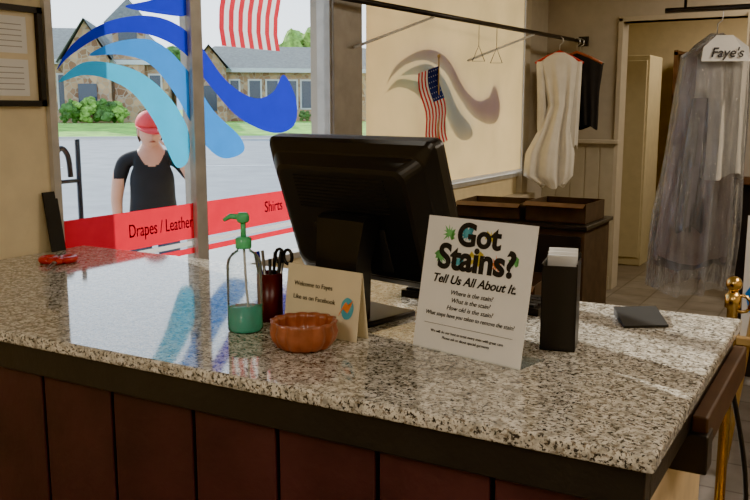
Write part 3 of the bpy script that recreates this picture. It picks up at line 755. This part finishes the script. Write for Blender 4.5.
bm=bmesh.new();bmesh.ops.create_uvsphere(bm,u_segments=40,v_segments=30,radius=1)
for v in bm.verts:
    x,y,z=v.co
    sx=.074*(1-.22*max(0,-z)**1.5);sy=.092
    if z<0 and y<0: sy*=1-.05*z*z
    if y>0 and z<-.3: sy*=(1-.35*(-z-.3))
    X=x*sx;Y=y*sy;Z=z*.112
    if y<0:
        nx=math.exp(-(X/.011)**2)*math.exp(-((Z+.012)/.020)**2)*.020; Y-=nx
        Y+=.006*(math.exp(-((abs(X)-.03)/.014)**2)*math.exp(-((Z-.012)/.012)**2))
        Y-=.005*math.exp(-(X/.02)**2)*math.exp(-((Z+.052)/.010)**2)
        Y-=.006*math.exp(-(X/.02)**2)*math.exp(-((Z+.092)/.014)**2)
    v.co=(X,Y,Z)
me=bpy.data.meshes.new("head");bm.to_mesh(me);bm.free();me.materials.append(M['skin'])
for p_ in me.polygons:p_.use_smooth=True
head=bpy.data.objects.new("head",me);COL.objects.link(head)
hp=[head]
for s_ in(-1,1):
    hp.append(sphere("eye",(s_*.028,-.080,.012),(.011,.007,.006),M['white'],12,8))
    hp.append(sphere("iris",(s_*.028,-.086,.012),(.005,.003,.005),M['hair'],10,8))
    hp.append(tube("brow",[(s_*.042,-.074,.030),(s_*.028,-.085,.034),(s_*.014,-.088,.031)],.003,M['hair']))
    hp.append(sphere("ear",(s_*.074,.0,-.005),(.009,.016,.028),M['skin'],12,8))
hp.append(tube("lips",[(-.022,-.080,-.052),(-.008,-.092,-.049),(.008,-.092,-.049),(.022,-.080,-.052)],[.002,.0045,.0045,.002],M['terra']))
bm=bmesh.new();bmesh.ops.create_uvsphere(bm,u_segments=36,v_segments=24,radius=1)
dl=[v for v in bm.verts if (v.co.y<-.05 and v.co.z<.45) or v.co.z<-.62]
bmesh.ops.delete(bm,geom=dl,context='VERTS')
for v in bm.verts: v.co=Vector((v.co.x*.084,v.co.y*.103+.004,v.co.z*.118))
me=bpy.data.meshes.new("hair");bm.to_mesh(me);bm.free();me.materials.append(M['hair'])
hr=bpy.data.objects.new("hair",me);COL.objects.link(hr);sd=hr.modifiers.new("s",'SOLIDIFY');sd.thickness=.006;hp.append(hr)
bm=bmesh.new();bmesh.ops.create_uvsphere(bm,u_segments=36,v_segments=24,radius=1)
bmesh.ops.delete(bm,geom=[v for v in bm.verts if v.co.z<.0],context='VERTS')
for v in bm.verts: v.co=Vector((v.co.x*.093,v.co.y*.110,.040+v.co.z*.092))
me=bpy.data.meshes.new("cap_crown");bm.to_mesh(me);bm.free();me.materials.append(M['cap'])
for p_ in me.polygons:p_.use_smooth=True
o=bpy.data.objects.new("cap_crown",me);COL.objects.link(o);sd=o.modifiers.new("s",'SOLIDIFY');sd.thickness=.004;hp.append(o)
vs=[];fs=[];n=14
for i in range(n+1):
    a=math.radians(195+150*i/n)
    vs.append((.092*math.cos(a),.109*math.sin(a),.042));k=.080*math.sin(math.pi*i/n)**.6
    vs.append((.100*math.cos(a),.109*math.sin(a)-k,.042-.022*math.sin(math.pi*i/n)))
for i in range(n): fs.append((2*i,2*i+1,2*i+3,2*i+2))
o=mesh("cap_brim",vs,fs,M['cap'],True);sd=o.modifiers.new("s",'SOLIDIFY');sd.thickness=.004;hp.append(o)
Hm=Matrix.Translation((0,-.02,1.405))@Matrix.Rotation(math.radians(8),4,'Z')@Matrix.Rotation(math.radians(10),4,'X')
for q in hp:q.matrix_basis=Hm
grp("woman",[body]+hand_parts+hp,(-3.97,4.06,0.0),(0,0,math.radians(45)))

# ------------------------------------------------------------------ lights
def area(name,loc,sx,sy,e,col):  # unseen soft fill added to brighten the interior, boxed in like a ceiling fixture
    l=bpy.data.lights.new(name,'AREA');l.shape='RECTANGLE';l.size=sx;l.size_y=sy;l.energy=e;l.color=col
    o=bpy.data.objects.new("fill_lamp",l);COL.objects.link(o);o.location=(0,0,-.05)
    f=box("fill_housing",-sx/2-.03,-sy/2-.03,-.03,sx/2+.03,sy/2+.03,.0,M['fill_lamp'])
    grp(name,[o,f],loc)
area("fill_light",(-.9,-1.2,CE-.001),.6,1.2,38,(1,.87,.72))  # fill added behind the camera to lift the counter front
area("fill_light",(.9,.2,CE-.001),.6,1.2,18,(1,.85,.68))
area("fill_light",(.8,3.4,CE-.001),.6,1.2,48,(1,.84,.66))
area("fill_light",(-.15,6.4,CE-.001),.6,1.0,42,(1,.84,.62))
area("fill_light",(-1.0,8.8,CE-.001),.6,1.0,26,(1,.80,.55))
sl=bpy.data.lights.new("sun",'SUN');sl.energy=6.5;sl.angle=math.radians(.8);sl.color=(1,.93,.80)
so=bpy.data.objects.new("sun",sl);COL.objects.link(so);so.location=(-10,5,10)
so.rotation_euler=Vector((1,-.42,-.52)).to_track_quat('-Z','Y').to_euler()
w=bpy.data.worlds.new("sky");SC.world=w;w.use_nodes=True
nt=w.node_tree;bg=nt.nodes['Background']
tc=nt.nodes.new('ShaderNodeTexCoord');sx_=nt.nodes.new('ShaderNodeSeparateXYZ');cr=nt.nodes.new('ShaderNodeValToRGB')
nt.links.new(tc.outputs['Generated'],sx_.inputs[0]);nt.links.new(sx_.outputs['Z'],cr.inputs['Fac']);nt.links.new(cr.outputs[0],bg.inputs[0])
cr.color_ramp.elements[0].position=0;cr.color_ramp.elements[0].color=(.88,.95,1,1)
cr.color_ramp.elements[1].position=.6;cr.color_ramp.elements[1].color=(.45,.65,.90,1)
bg.inputs[1].default_value=2.8

# ------------------------------------------------------------------ camera
cd=bpy.data.cameras.new("camera");cd.sensor_width=36;cd.lens=41.28
co=bpy.data.objects.new("camera",cd);COL.objects.link(co);co.location=(0,0,1.55)
co.rotation_euler=(math.radians(90-9.38),0,math.radians(29.84));cd.clip_end=2000;cd.clip_start=.05
SC.camera=co
SC.view_settings.view_transform='AgX'
SC.view_settings.look='AgX - Punchy'
SC.view_settings.exposure=.8
